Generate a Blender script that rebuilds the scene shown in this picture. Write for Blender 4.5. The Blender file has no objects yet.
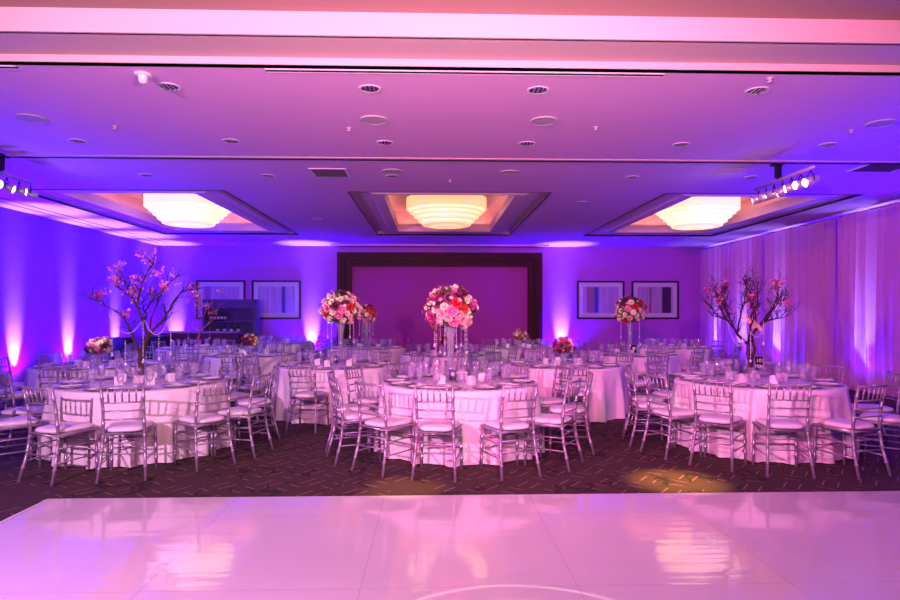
import bpy, math, random
from mathutils import Vector, Matrix, Quaternion

R = random.Random(11)
PI = math.pi
SC = bpy.context.scene
COL = SC.collection
H = 3.66            # ceiling height
XL, XR, YB, YF = -8.42, 8.95, 18.7, -4.5
XD = 8.5            # drape line
YE = 5.15           # where the low ceiling starts

# ------------------------------------------------------------------ materials
def mat(name, col, rough=0.5, metal=0.0, emit=None, es=0.0, coat=0.0, noise=None, spec=None, bump=None):
    m = bpy.data.materials.new(name); m.use_nodes = True
    nt = m.node_tree; b = nt.nodes['Principled BSDF']
    b.inputs['Base Color'].default_value = (*col, 1)
    b.inputs['Roughness'].default_value = rough
    b.inputs['Metallic'].default_value = metal
    if spec is not None: b.inputs['Specular IOR Level'].default_value = spec
    if coat: b.inputs['Coat Weight'].default_value = coat
    if emit:
        b.inputs['Emission Color'].default_value = (*emit, 1)
        b.inputs['Emission Strength'].default_value = es
    if noise:
        sc_, amt = noise
        tc = nt.nodes.new('ShaderNodeTexCoord'); n = nt.nodes.new('ShaderNodeTexNoise')
        n.inputs['Scale'].default_value = sc_; n.inputs['Detail'].default_value = 4
        nt.links.new(tc.outputs['Object'], n.inputs['Vector'])
        mx = nt.nodes.new('ShaderNodeMix'); mx.data_type = 'RGBA'
        mx.inputs['A'].default_value = (*[c * (1 - amt) for c in col], 1)
        mx.inputs['B'].default_value = (*[min(1, c * (1 + amt)) for c in col], 1)
        nt.links.new(n.outputs['Fac'], mx.inputs['Factor'])
        nt.links.new(mx.outputs['Result'], b.inputs['Base Color'])
        if bump:
            bp = nt.nodes.new('ShaderNodeBump'); bp.inputs['Strength'].default_value = bump
            bp.inputs['Distance'].default_value = 0.01
            nt.links.new(n.outputs['Fac'], bp.inputs['Height']); nt.links.new(bp.outputs['Normal'], b.inputs['Normal'])
    return m

class G:
    """tiny node-graph helper"""
    def __init__(s, m): s.nt = m.node_tree
    def n(s, t, **k):
        x = s.nt.nodes.new(t)
        for a, v in k.items(): setattr(x, a, v)
        return x
    def l(s, a, b): s.nt.links.new(a, b)
    def math(s, op, a, b=None, c=None):
        x = s.n('ShaderNodeMath', operation=op)
        for i, v in enumerate((a, b, c)):
            if v is None: continue
            if isinstance(v, (int, float)): x.inputs[i].default_value = v
            else: s.l(v, x.inputs[i])
        return x.outputs[0]
    def mix(s, f, a, b):
        x = s.n('ShaderNodeMix', data_type='RGBA')
        if isinstance(f, (int, float)): x.inputs['Factor'].default_value = f
        else: s.l(f, x.inputs['Factor'])
        for k, v in (('A', a), ('B', b)):
            if isinstance(v, tuple): x.inputs[k].default_value = (*v, 1)
            else: s.l(v, x.inputs[k])
        return x.outputs['Result']

M = {}
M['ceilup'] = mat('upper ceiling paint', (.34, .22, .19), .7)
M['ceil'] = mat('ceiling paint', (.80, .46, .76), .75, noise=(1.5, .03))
M['fascia'] = mat('soffit paint', (.60, .46, .45), .6)
M['tray'] = mat('tray moulding paint', (.82, .54, .70), .6)
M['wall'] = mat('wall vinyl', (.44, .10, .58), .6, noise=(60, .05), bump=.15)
M['wallback'] = mat('niche panel fabric', (.42, .06, .30), .75, noise=(80, .06), bump=.2)
M['wood'] = mat('dark stained wood', (.045, .008, .008), .5, noise=(8, .35), spec=.2)
M['darkwood'] = mat('bar front wood', (.10, .022, .02), .35, noise=(6, .3))
M['barwood'] = mat('bar cabinet laminate', (.07, .045, .13), .4)
M['base'] = mat('baseboard', (.12, .05, .05), .4)
M['silver'] = mat('silver painted wood', (.37, .30, .41), .34, .45)
M['cushion'] = mat('ivory cushion vinyl', (.84, .78, .80), .5, noise=(30, .03))
M['cloth'] = mat('table linen', (.84, .77, .80), .85, noise=(40, .03), bump=.08)
M['napkin'] = mat('folded napkin', (.80, .74, .8), .8)
M['charger'] = mat('silver charger', (.50, .45, .5), .25, .7)
M['china'] = mat('white china', (.85, .82, .82), .2)
M['flat'] = mat('polished cutlery', (.75, .73, .75), .18, 1)
M['black'] = mat('black metal', (.012, .012, .015), .4, .3)
M['blackcloth'] = mat('dark spandex', (.012, .02, .05), .6)
M['can'] = mat('pale metal spotlight', (.62, .58, .6), .35, .5)
M['frame'] = mat('black picture frame', (.01, .008, .014), .3)
M['matb'] = mat('picture mat', (.62, .60, .66), .7)
M['bark'] = mat('manzanita bark', (.05, .014, .012), .7, noise=(30, .4))
M['barkdark'] = mat('dark manzanita bark', (.03, .008, .014), .7, noise=(30, .4))
M['barklit'] = mat('spotlit bark', (.40, .09, .06), .6, noise=(30, .3))  # bark with the warm spotlight's orange-red put into its colour
M['red'] = mat('red rose', (.55, .012, .02), .55)
M['cream'] = mat('cream rose', (.86, .74, .55), .55)
M['blush'] = mat('blush rose', (.85, .45, .48), .55)
M['pink'] = mat('pink rose', (.82, .22, .42), .55)
M['plum'] = mat('plum dahlia', (.14, .012, .06), .55)
M['magenta'] = mat('magenta bloom', (.55, .03, .25), .55)
M['leaf'] = mat('leaf', (.05, .12, .03), .5)
M['crystal'] = mat('crystal beads', (.9, .86, .92), .08, .35)
M['wax'] = mat('candle flame', (1, .8, .5), .4, emit=(1, .72, .35), es=9)
M['frost'] = mat('frosted candle glass', (.9, .82, .86), .3)
M['lens'] = mat('lit lamp lens', (1, .9, .8), .4, emit=(1, .80, .62), es=26)
M['ledlens'] = mat('lit led lens', (.4, .3, 1), .4, emit=(.5, .35, 1), es=20)
M['bottle'] = mat('dark bottle glass', (.02, .02, .03), .1)
M['label'] = mat('bottle label', (.6, .5, .6), .6)
M['ctrim'] = mat('white downlight trim', (.8, .75, .78), .5)
M['dlin'] = mat('downlight reflector', (.22, .15, .34), .25, .85)
M['slot'] = mat('black slot', (.006, .004, .008), .7)
M['grille'] = mat('speaker grille', (.52, .46, .50), .7)
M['ventm'] = mat('return vent', (.09, .05, .09), .6)
M['pot'] = mat('white cube planter', (.8, .62, .7), .4)
M['stone'] = mat('river pebbles', (.3, .22, .24), .6)
M['num'] = mat('white card print', (.75, .72, .76), .6)
M['counter'] = mat('bar counter stone', (.35, .28, .4), .25)

def glass_mat(name, col, op):
    m = bpy.data.materials.new(name); m.use_nodes = True
    g = G(m); nt = m.node_tree; nt.nodes.clear()
    out = g.n('ShaderNodeOutputMaterial')
    tr = g.n('ShaderNodeBsdfTransparent'); tr.inputs[0].default_value = (*col, 1)
    gl = g.n('ShaderNodeBsdfGlossy'); gl.inputs['Roughness'].default_value = .08
    di = g.n('ShaderNodeBsdfDiffuse'); di.inputs[0].default_value = (.85, .82, .95, 1)
    lw = g.n('ShaderNodeLayerWeight'); lw.inputs['Blend'].default_value = .35
    a = g.n('ShaderNodeMixShader'); b = g.n('ShaderNodeMixShader')
    f = g.math('MULTIPLY_ADD', lw.outputs['Facing'], .42, .06)
    g.l(f, a.inputs[0]); g.l(tr.outputs[0], a.inputs[1]); g.l(gl.outputs[0], a.inputs[2])
    b.inputs[0].default_value = op
    g.l(a.outputs[0], b.inputs[1]); g.l(di.outputs[0], b.inputs[2]); g.l(b.outputs[0], out.inputs[0])
    return m
M['glass'] = glass_mat('clear stemware glass', (.98, .97, 1), .035)
M['water'] = glass_mat('water goblet glass', (.96, .94, 1), .11)
M['vase'] = glass_mat('tall vase glass', (.8, .78, 1), .22)

def m_carpet():
    m = bpy.data.materials.new('patterned carpet'); m.use_nodes = True
    g = G(m); b = m.node_tree.nodes['Principled BSDF']; b.inputs['Roughness'].default_value = .95
    tc = g.n('ShaderNodeTexCoord'); mp = g.n('ShaderNodeMapping')
    mp.inputs['Rotation'].default_value = (0, 0, math.radians(38)); mp.inputs['Scale'].default_value = (3.6, 3.6, 3.6)
    g.l(tc.outputs['Object'], mp.inputs['Vector'])
    sp = g.n('ShaderNodeSeparateXYZ'); g.l(mp.outputs[0], sp.inputs[0])
    u, v = sp.outputs[0], sp.outputs[1]
    fu, fv = g.math('FRACT', u), g.math('FRACT', v)
    cell = g.math('MODULO', g.math('ABSOLUTE', g.math('ADD', g.math('FLOOR', u), g.math('FLOOR', v))), 2)
    def lines(c, k):
        a = None
        for o in k:
            d = g.math('LESS_THAN', g.math('ABSOLUTE', g.math('SUBTRACT', c, o)), .02)
            a = d if a is None else g.math('MAXIMUM', a, d)
        return a
    def seg(c, a0, a1): return g.math('MULTIPLY', g.math('GREATER_THAN', c, a0), g.math('LESS_THAN', c, a1))
    la, lb = lines(fu, (.2, .62)), lines(fv, (.3, .8))
    dash = g.math('ADD', g.math('MULTIPLY', g.math('MULTIPLY', la, seg(fv, .1, .8)), cell), g.math('MULTIPLY', g.math('MULTIPLY', lb, seg(fu, .05, .55)), g.math('SUBTRACT', 1, cell)))
    ns = g.n('ShaderNodeTexNoise'); ns.inputs['Scale'].default_value = 1.6; ns.inputs['Detail'].default_value = 1
    g.l(tc.outputs['Object'], ns.inputs['Vector'])
    dash = g.math('MULTIPLY', dash, g.math('GREATER_THAN', ns.outputs['Fac'], .38))
    # dark branch-like figures
    n2 = g.n('ShaderNodeTexNoise'); n2.inputs['Scale'].default_value = 2.1; n2.inputs['Detail'].default_value = 3
    mp2 = g.n('ShaderNodeMapping'); mp2.inputs['Location'].default_value = (4, 2, 0); g.l(tc.outputs['Object'], mp2.inputs[0]); g.l(mp2.outputs[0], n2.inputs['Vector'])
    br = g.math('LESS_THAN', g.math('ABSOLUTE', g.math('SUBTRACT', n2.outputs['Fac'], .5)), .016)
    n3 = g.n('ShaderNodeTexNoise'); n3.inputs['Scale'].default_value = 1.9; n3.inputs['Detail'].default_value = 0
    g.l(tc.outputs['Object'], n3.inputs['Vector'])
    br = g.math('MULTIPLY', br, g.math('GREATER_THAN', n3.outputs['Fac'], .5))
    fine = g.n('ShaderNodeTexNoise'); fine.inputs['Scale'].default_value = 45
    g.l(tc.outputs['Object'], fine.inputs['Vector'])
    c0 = g.mix(fine.outputs['Fac'], (.020, .008, .008), (.085, .04, .03))
    c1 = g.mix(dash, c0, (.27, .15, .12))
    c2 = g.mix(br, c1, (.012, .005, .006))
    g.l(c2, b.inputs['Base Color'])
    return m
M['carpet'] = m_carpet()

def m_dance():
    m = bpy.data.materials.new('white vinyl dance floor'); m.use_nodes = True
    g = G(m); b = m.node_tree.nodes['Principled BSDF']
    b.inputs['Roughness'].default_value = .07; b.inputs['IOR'].default_value = 2.0
    tc = g.n('ShaderNodeTexCoord'); mp = g.n('ShaderNodeMapping'); mp.inputs['Scale'].default_value = (1 / 1.22,) * 3
    mp.inputs['Location'].default_value = (.33, .25, 0)
    g.l(tc.outputs['Object'], mp.inputs[0])
    sp = g.n('ShaderNodeSeparateXYZ'); g.l(mp.outputs[0], sp.inputs[0])
    fu, fv = g.math('FRACT', sp.outputs[0]), g.math('FRACT', sp.outputs[1])
    s = g.math('MAXIMUM', g.math('LESS_THAN', fu, .005), g.math('LESS_THAN', fv, .005))
    n = g.n('ShaderNodeTexNoise'); n.inputs['Scale'].default_value = 1.2; g.l(tc.outputs['Object'], n.inputs['Vector'])
    c = g.mix(n.outputs['Fac'], (.70, .64, .66), (.78, .72, .74))
    g.l(g.mix(s, c, (.62, .5, .56)), b.inputs['Base Color'])
    fl = g.n('ShaderNodeVectorMath', operation='FLOOR'); g.l(mp.outputs[0], fl.inputs[0])
    wn = g.n('ShaderNodeTexWhiteNoise'); wn.noise_dimensions = '3D'; g.l(fl.outputs[0], wn.inputs['Vector'])
    sub = g.n('ShaderNodeVectorMath', operation='SUBTRACT'); g.l(wn.outputs['Color'], sub.inputs[0]); sub.inputs[1].default_value = (.5, .5, .5)
    scl = g.n('ShaderNodeVectorMath', operation='SCALE'); g.l(sub.outputs[0], scl.inputs[0]); scl.inputs['Scale'].default_value = .012
    w = g.n('ShaderNodeTexNoise'); w.inputs['Scale'].default_value = 1.0; w.inputs['Detail'].default_value = 2
    mp3 = g.n('ShaderNodeMapping'); mp3.inputs['Scale'].default_value = (1.2, 9, 1); g.l(tc.outputs['Object'], mp3.inputs[0]); g.l(mp3.outputs[0], w.inputs['Vector'])
    bp = g.n('ShaderNodeBump'); bp.inputs['Strength'].default_value = .22; bp.inputs['Distance'].default_value = .008
    g.l(w.outputs['Fac'], bp.inputs['Height'])
    ad = g.n('ShaderNodeVectorMath', operation='ADD'); g.l(bp.outputs[0], ad.inputs[0]); g.l(scl.outputs[0], ad.inputs[1])
    nm = g.n('ShaderNodeVectorMath', operation='NORMALIZE'); g.l(ad.outputs[0], nm.inputs[0]); g.l(nm.outputs[0], b.inputs['Normal'])
    return m
M['dance'] = m_dance()

def m_drape(name, col, op):
    m = bpy.data.materials.new(name); m.use_nodes = True
    g = G(m); nt = m.node_tree; nt.nodes.clear()
    out = g.n('ShaderNodeOutputMaterial')
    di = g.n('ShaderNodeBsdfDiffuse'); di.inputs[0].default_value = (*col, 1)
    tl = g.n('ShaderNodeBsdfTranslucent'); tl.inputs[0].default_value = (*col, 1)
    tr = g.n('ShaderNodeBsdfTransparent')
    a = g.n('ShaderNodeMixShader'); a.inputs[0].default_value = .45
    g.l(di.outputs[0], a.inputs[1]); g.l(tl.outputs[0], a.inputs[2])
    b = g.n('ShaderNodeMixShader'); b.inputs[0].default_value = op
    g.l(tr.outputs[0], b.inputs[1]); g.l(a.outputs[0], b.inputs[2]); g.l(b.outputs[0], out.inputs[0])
    return m
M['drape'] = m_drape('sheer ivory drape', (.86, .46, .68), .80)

def m_chand(ka, kb, ca=(1, .50, .16), cb=(1, .80, .42)):
    m = bpy.data.materials.new('lit crystal strands'); m.use_nodes = True
    g = G(m); b = m.node_tree.nodes['Principled BSDF']
    tc = g.n('ShaderNodeTexCoord'); sp = g.n('ShaderNodeSeparateXYZ'); g.l(tc.outputs['Object'], sp.inputs[0])
    an = g.math('ARCTAN2', sp.outputs[1], sp.outputs[0])
    st = g.math('MULTIPLY_ADD', g.math('SINE', g.math('MULTIPLY', an, 90)), .5, .5)
    zz = g.math('MULTIPLY_ADD', g.math('SINE', g.math('MULTIPLY', sp.outputs[2], 160)), .5, .5)
    k = g.math('MULTIPLY', st, zz)
    b.inputs['Base Color'].default_value = (.9, .85, .7, 1); b.inputs['Roughness'].default_value = .2
    g.l(g.mix(k, ca, cb), b.inputs['Emission Color'])
    g.l(g.math('MULTIPLY_ADD', k, ka, kb), b.inputs['Emission Strength'])
    return m
M['chand'] = m_chand(.55, .8)
M['chand_bright'] = m_chand(.9, 1.15, (1, .52, .24), (1, .68, .36))

def m_art(name, stripes, seed):
    m = bpy.data.materials.new(name); m.use_nodes = True
    g = G(m); b = m.node_tree.nodes['Principled BSDF']; b.inputs['Roughness'].default_value = .35
    tc = g.n('ShaderNodeTexCoord'); mp = g.n('ShaderNodeMapping'); mp.inputs['Scale'].default_value = (7, 1, .6); mp.inputs['Location'].default_value = (seed, 0, seed)
    g.l(tc.outputs['Object'], mp.inputs[0])
    n = g.n('ShaderNodeTexNoise'); n.inputs['Scale'].default_value = 1.4; n.inputs['Detail'].default_value = 5; g.l(mp.outputs[0], n.inputs['Vector'])
    c = g.mix(n.outputs['Fac'], (.20, .13, .26), (.62, .50, .60))
    sp = g.n('ShaderNodeSeparateXYZ'); g.l(tc.outputs['Object'], sp.inputs[0])
    for x0, x1, cc in stripes:
        f = g.math('MULTIPLY', g.math('GREATER_THAN', sp.outputs[0], x0), g.math('LESS_THAN', sp.outputs[0], x1))
        c = g.mix(f, c, cc)
    g.l(c, b.inputs['Base Color'])
    return m

# ------------------------------------------------------------------ mesh builder
class MB:
    def __init__(s): s.v = []; s.f = []; s.sm = []
    def add(s, vs, fs, smooth=False):
        o = len(s.v); s.v += [tuple(p) for p in vs]; s.f += [tuple(i + o for i in f) for f in fs]; s.sm += [smooth] * len(fs)
        return s
    def box(s, x0, x1, y0, y1, z0, z1, mtx=None):
        vs = [Vector((x, y, z)) for x in (x0, x1) for y in (y0, y1) for z in (z0, z1)]
        if mtx: vs = [mtx @ v for v in vs]
        return s.add(vs, [(0, 1, 3, 2), (4, 6, 7, 5), (0, 4, 5, 1), (2, 3, 7, 6), (0, 2, 6, 4), (1, 5, 7, 3)])
    def tube(s, pts, rad, seg=6, smooth=True, cap=True):
        pts = [Vector(p) for p in pts]
        if isinstance(rad, (int, float)): rad = [rad] * len(pts)
        vs, fs = [], []
        t0 = (pts[1] - pts[0]).normalized()
        ref = Vector((0, 0, 1)) if abs(t0.z) < .9 else Vector((0, 1, 0))
        a = t0.cross(ref).normalized()
        for i, p in enumerate(pts):
            t = (pts[min(i + 1, len(pts) - 1)] - pts[max(i - 1, 0)]).normalized()
            a = (a - t * a.dot(t)).normalized(); b = t.cross(a)
            for k in range(seg):
                an = 2 * PI * k / seg
                vs.append(p + (a * math.cos(an) + b * math.sin(an)) * rad[i])
        for i in range(len(pts) - 1):
            for k in range(seg):
                k2 = (k + 1) % seg
                fs.append((i * seg + k, i * seg + k2, (i + 1) * seg + k2, (i + 1) * seg + k))
        if cap:
            fs.append(tuple(reversed(range(seg)))); fs.append(tuple((len(pts) - 1) * seg + k for k in range(seg)))
        return s.add(vs, fs, smooth)
    def lathe(s, prof, seg=16, c=(0, 0, 0), smooth=True, wob=None):
        vs, fs = [], []
        for i, (r, z) in enumerate(prof):
            for k in range(seg):
                an = 2 * PI * k / seg
                rr = r * (1 + (wob(i, an) if wob else 0))
                vs.append((c[0] + rr * math.cos(an), c[1] + rr * math.sin(an), c[2] + z))
        for i in range(len(prof) - 1):
            for k in range(seg):
                k2 = (k + 1) % seg
                fs.append((i * seg + k, i * seg + k2, (i + 1) * seg + k2, (i + 1) * seg + k))
        return s.add(vs, fs, smooth)
    def ball(s, c, r, seg=8, rings=5, sq=(1, 1, 1)):
        prof = [(r * math.sin(PI * i / rings) + 1e-5, -r * math.cos(PI * i / rings)) for i in range(rings + 1)]
        o = len(s.v); s.lathe(prof, seg)
        for i in range(o, len(s.v)):
            x, y, z = s.v[i]; s.v[i] = (x * sq[0] + c[0], y * sq[1] + c[1], z * sq[2] + c[2])
        return s
    def xf(s, m, start=0):
        for i in range(start, len(s.v)): s.v[i] = tuple(m @ Vector(s.v[i]))
        return s
    def merge(s, o, m=None):
        s.add([m @ Vector(v) for v in o.v] if m else o.v, o.f)
        s.sm[len(s.sm) - len(o.sm):] = o.sm
        return s
    def mesh(s, name, *mats):
        me = bpy.data.meshes.new(name); me.from_pydata(s.v, [], s.f)
        me.polygons.foreach_set('use_smooth', s.sm)
        for m in mats: me.materials.append(m)
        me.update(); return me
    def build(s, name, m, parent=None, loc=None):
        return obj(name, s.mesh(name, m), parent, loc)

def obj(name, me, parent=None, loc=None, rot=None):
    o = bpy.data.objects.new(name, me); COL.objects.link(o)
    if parent: o.parent = parent
    if loc: o.location = loc
    if rot: o.rotation_euler = rot
    return o
def tag(o, label, cat, group=None, kind=None):
    o['label'] = label; o['category'] = cat
    if group: o['group'] = group
    if kind: o['kind'] = kind
    return o
def thing(name, loc, label, cat, group=None, rz=0):
    o = obj(name, None, None, loc, (0, 0, rz)); return tag(o, label, cat, group)
def struct(name, mb, m, loc=None):
    o = mb.build(name, m, None, loc); o['kind'] = 'structure'; return o
def copy_tree(o, parent=None):
    c = o.copy(); COL.objects.link(c); c.parent = parent
    for ch in o.children: copy_tree(ch, c)
    return c
ORD = ['first', 'second', 'third', 'fourth', 'fifth', 'sixth', 'seventh', 'eighth', 'ninth', 'tenth', 'eleventh', 'twelfth']

# ------------------------------------------------------------------ camera
cd = bpy.data.cameras.new('camera'); cam = bpy.data.objects.new('camera', cd); COL.objects.link(cam)
cam.location = (0, 0, 1.56); cam.rotation_euler = (PI / 2, 0, math.radians(-1.72))
cd.lens = 24; cd.sensor_width = 36; cd.shift_y = 14 / 900; cd.clip_end = 100
SC.camera = cam

# ------------------------------------------------------------------ room shell
struct('floor', MB().box(XL - .2, XR + .2, YF, YB + .2, -.1, 0), M['carpet'])
struct('wall_left', MB().box(XL - .2, XL, YF, YB, 0, 4.4), M['wall'])
struct('wall_right', MB().box(XR, XR + .2, YF, YB, 0, 4.4), M['wall'])
struct('wall_front', MB().box(XL - .2, XR + .2, YF - .2, YF, 0, 4.4), M['wall'])
# back wall with the framed niche
NX0, NX1, NZ = -2.93, 3.44, 3.47
b = MB()
b.box(XL - .2, NX0 + .05, YB, YB + .2, 0, 4.4); b.box(NX1 - .05, XR + .2, YB, YB + .2, 0, 4.4); b.box(NX0 + .05, NX1 - .05, YB, YB + .2, NZ - .05, 4.4)
struct('wall_back', b, M['wall'])
struct('wall_niche', MB().box(NX0 - .1, NX1 + .1, YB + .21, YB + .4, 0, 3.6), M['wallback'])
def portal(off, w, y0, y1):
    b = MB(); x0, x1, z = NX0 + off, NX1 - off, NZ - off
    b.box(x0, x0 + w, y0, y1, 0, z); b.box(x1 - w, x1, y0, y1, 0, z); b.box(x0 + w, x1 - w, y0, y1, z - w, z)
    return b
b = portal(0, .13, YB - .10, YB + .0); b.merge(portal(.13, .10, YB - .05, YB + .02)); b.merge(portal(.23, .19, YB + .02, YB + .2))
struct('trim_1', b, M['wood'])
struct('baseboard_back', MB().box(XL, NX0, YB - .02, YB, 0, .12).box(NX1, XR, YB - .02, YB, 0, .12), M['base'])
struct('baseboard_left', MB().box(XL, XL + .02, YE, YB - .02, 0, .12), M['base'])

# ceiling with three tray openings
TR = [(-5.27, 1.75), (.31, 1.75), (5.80, 1.75)]
TY0, TY1 = 10.3, 15.95
xs = sorted({XL - .2, XR + .2} | {c - w for c, w in TR} | {c + w for c, w in TR}); ys = [YE, TY0, TY1, YB + .2]
b = MB()
for i in range(len(xs) - 1):
    for j in range(3):
        mx = (xs[i] + xs[i + 1]) / 2
        if j == 1 and any(abs(mx - c) < w for c, w in TR): continue
        b.box(xs[i], xs[i + 1], ys[j], ys[j + 1], H, H + .03)
ceil = struct('ceiling', b, M['ceil'])
# stepped soffit up to the higher ceiling over the dance floor
b = MB()
b.box(XL - .2, XR + .2, YE, YE + .02, H, H + .085)
b.box(XL - .2, XR + .2, YE - .012, YE, H + .02, H + .05)
b.box(XL - .2, XR + .2, YE - .40, YE + .02, H + .085, H + .115)
b.box(XL - .2, XR + .2, YE - .42, YE - .38, H + .085, H + .27)
struct('trim_2', b, M['fascia'])
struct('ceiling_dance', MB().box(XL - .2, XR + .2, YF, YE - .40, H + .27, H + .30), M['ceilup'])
# air-wall track across the room
struct('trim_3', MB().box(XL, XR, 8.07, 8.13, H - .012, H - .001), M['fascia'])
struct('trim_4', MB().box(XL, XR, 8.131, 8.19, H - .014, H - .001), M['slot'])
# thin dark grooves in the ceiling near the left wall
for i, x in enumerate((XL + .35, XL + .62)):
    struct('trim_%d' % (5 + i), MB().box(x, x + .02, 8.3, 17.9, H - .008, H - .001), M['slot'])
struct('trim_7', MB().box(NX0 - .1, NX1 + .1, 18.05, 18.1, H - .05, H - .001), M['ceil'])
k = 8
for c, w in TR:
    # moulding ring
    y0, y1 = TY0, TY1; iw = 1.16; iy0, iy1 = 10.55, 15.2
    b = MB()
    def ring(xa, xb, ya, yb, za, xa2, xb2, ya2, yb2, zb):
        o = [(xa, ya, za), (xb, ya, za), (xb, yb, za), (xa, yb, za)]; n = [(xa2, ya2, zb), (xb2, ya2, zb), (xb2, yb2, zb), (xa2, yb2, zb)]
        b.add(o + n, [(i, (i + 1) % 4, 4 + (i + 1) % 4, 4 + i) for i in range(4)])
    s = [(c - w, c + w, y0, y1, H), (c - w, c + w, y0, y1, H + .09), (c - w + .16, c + w - .16, y0 + .06, y1 - .2, H + .09),
         (c - w + .20, c + w - .20, y0 + .08, y1 - .25, H + .02), (c - w + .36, c + w - .36, y0 + .15, y1 - .5, H + .02), (c - w + .40, c + w - .40, y0 + .17, y1 - .55, H - .01),
         (c - iw, c + iw, iy0, iy1, H - .01), (c - iw, c + iw, iy0, iy1, H + .18), (c - iw - .35, c + iw + .35, iy0 - .2, iy1 + .3, H + .18), (c - iw - .35, c + iw + .35, iy0 - .2, iy1 + .3, H + .55)]
    for p, q in zip(s, s[1:]): ring(*p, *q)
    x0, x1, ya, yb, z = s[-1]
    b.add([(x0, ya, z), (x1, ya, z), (x1, yb, z), (x0, yb, z)], [(0, 1, 2, 3)])
    struct('trim_%d' % k, b, M['tray']); k += 1
    b = MB()
    for xx in (c - w - .012, c + w - .012): b.box(xx + .006, xx + .018, y0, y1, H - .012, H - .001)
    for yy in (y0 - .02, y1): b.box(c - w, c + w, yy + .006, yy + .014, H - .012, H - .001)
    struct('trim_%d' % k, b, M['ventm']); k += 1

# dance floor
df = thing('dance_floor', (0, 0, 0), 'glossy white dance floor laid on the carpet, reflecting the chandeliers', 'dance floor')
MB().box(-3.15, 6.6, -4.2, 5.07, .001, .028).build('floor_panels', M['dance'], df)
e = MB()
pr = [(-3.15, .0285), (-3.23, .002)]
e.add([(-3.15, -4.2, .03), (-3.15, 5.07, .03), (-3.24, 5.16, .002), (-3.24, -4.2, .002)], [(0, 1, 2, 3)])
e.add([(-3.15, 5.07, .03), (6.6, 5.07, .03), (6.6, 5.11, .002), (-3.27, 5.11, .002)], [(0, 1, 2, 3)])
e.build('edge_trim', M['ctrim'], df)

# ------------------------------------------------------------------ lights helper
def light(kind, name, loc, power, col, size=.05, aim=None, angle=60, blend=.6, parent=None, size_y=None, spread=None):
    l = bpy.data.lights.new(name, kind); l.energy = power; l.color = col
    if kind == 'SPOT': l.spot_size = math.radians(angle); l.spot_blend = blend; l.shadow_soft_size = size
    elif kind == 'POINT': l.shadow_soft_size = size
    elif kind == 'AREA':
        l.size = size
        if size_y: l.shape = 'RECTANGLE'; l.size_y = size_y
        if spread: l.spread = math.radians(spread)
    o = bpy.data.objects.new(name, l); COL.objects.link(o); o.location = loc
    if aim is not None:
        o.rotation_euler = (Vector(aim) - Vector(loc)).to_track_quat('-Z', 'Y').to_euler()
    return o
BLUE = (.05, .0, 1.0); CORE = (.34, .46, 1.0)

# uplights: (x, y, nx, ny, label) n = direction away from the wall
UP = [(XL + .22, 12.35, 1, 0, 'black LED uplight lowest along the blue wall, hidden behind chairs'),
      (XL + .22, 14.15, 1, 0, 'black LED uplight on the blue wall behind the pink posy table'),
      (XL + .22, 16.2, 1, 0, 'black LED uplight on the blue wall behind the dark cabinets'),
      (XL + .55, YB - .24, 0, -1, 'black LED uplight in the corner where both blue walls meet'),
      (-3.72, YB - .24, 0, -1, 'black LED uplight on back wall between picture and wooden portal'),
      (4.05, YB - .24, 0, -1, 'black LED uplight on back wall beside the portal, curtain side'),
      (XD + .25, 17.7, -1, 0, 'black LED uplight behind the drape at the back corner'),
      (XD + .25, 16.2, -1, 0, 'black LED uplight behind the drape, second from the back corner'),
      (XD + .25, 14.5, -1, 0, 'black LED uplight behind the drape just past the bare tree'),
      (XD + .25, 11.55, -1, 0, 'black LED uplight behind the loose last folds of drape')]
ulp = None
for i, (x, y, nx, ny, lab) in enumerate(UP):
    if ulp is None:
        u = ulp = obj('uplight', None)
        bb = MB(); bb.lathe([(.001, .02), (.09, .02), (.1, .05), (.1, .13), (.085, .16), (.085, .15), (.001, .15)], 14); bb.build('housing', M['black'], u)
        MB().lathe([(.001, .158), (.08, .156)], 14).build('lens', M['ledlens'], u)
        MB().box(-.11, .11, -.07, .07, 0, .02).build('base', M['black'], u)
    else: u = copy_tree(ulp)
    u.location = (x, y, 0); tag(u, lab, 'uplight', 'LED uplights along the walls')
    behind = x > XD
    wx, wy = x - nx * .2, y - ny * .2
    # hot core on the wall, mid cone up to the ceiling, broad wash
    light('SPOT', 'uplight_core', (x, y, .2), 600 if behind else 1500, CORE, .03, (XD + .02, y, 1.1) if behind else (wx, wy, .80), 35, 1)
    light('SPOT', 'uplight_beam', (x, y, .2), 2200 if not behind else 900, (.30, .24, 1), .04, (x + nx * (.12 if behind else .42), y + ny * .42, H), 34, 1)
    light('SPOT', 'uplight_wash', (x + nx * .05, y + ny * .05, .22), 900 if not behind else 420, BLUE, .05, (x - nx * .12, y - ny * .12, 1.6), 130, .8)

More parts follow.
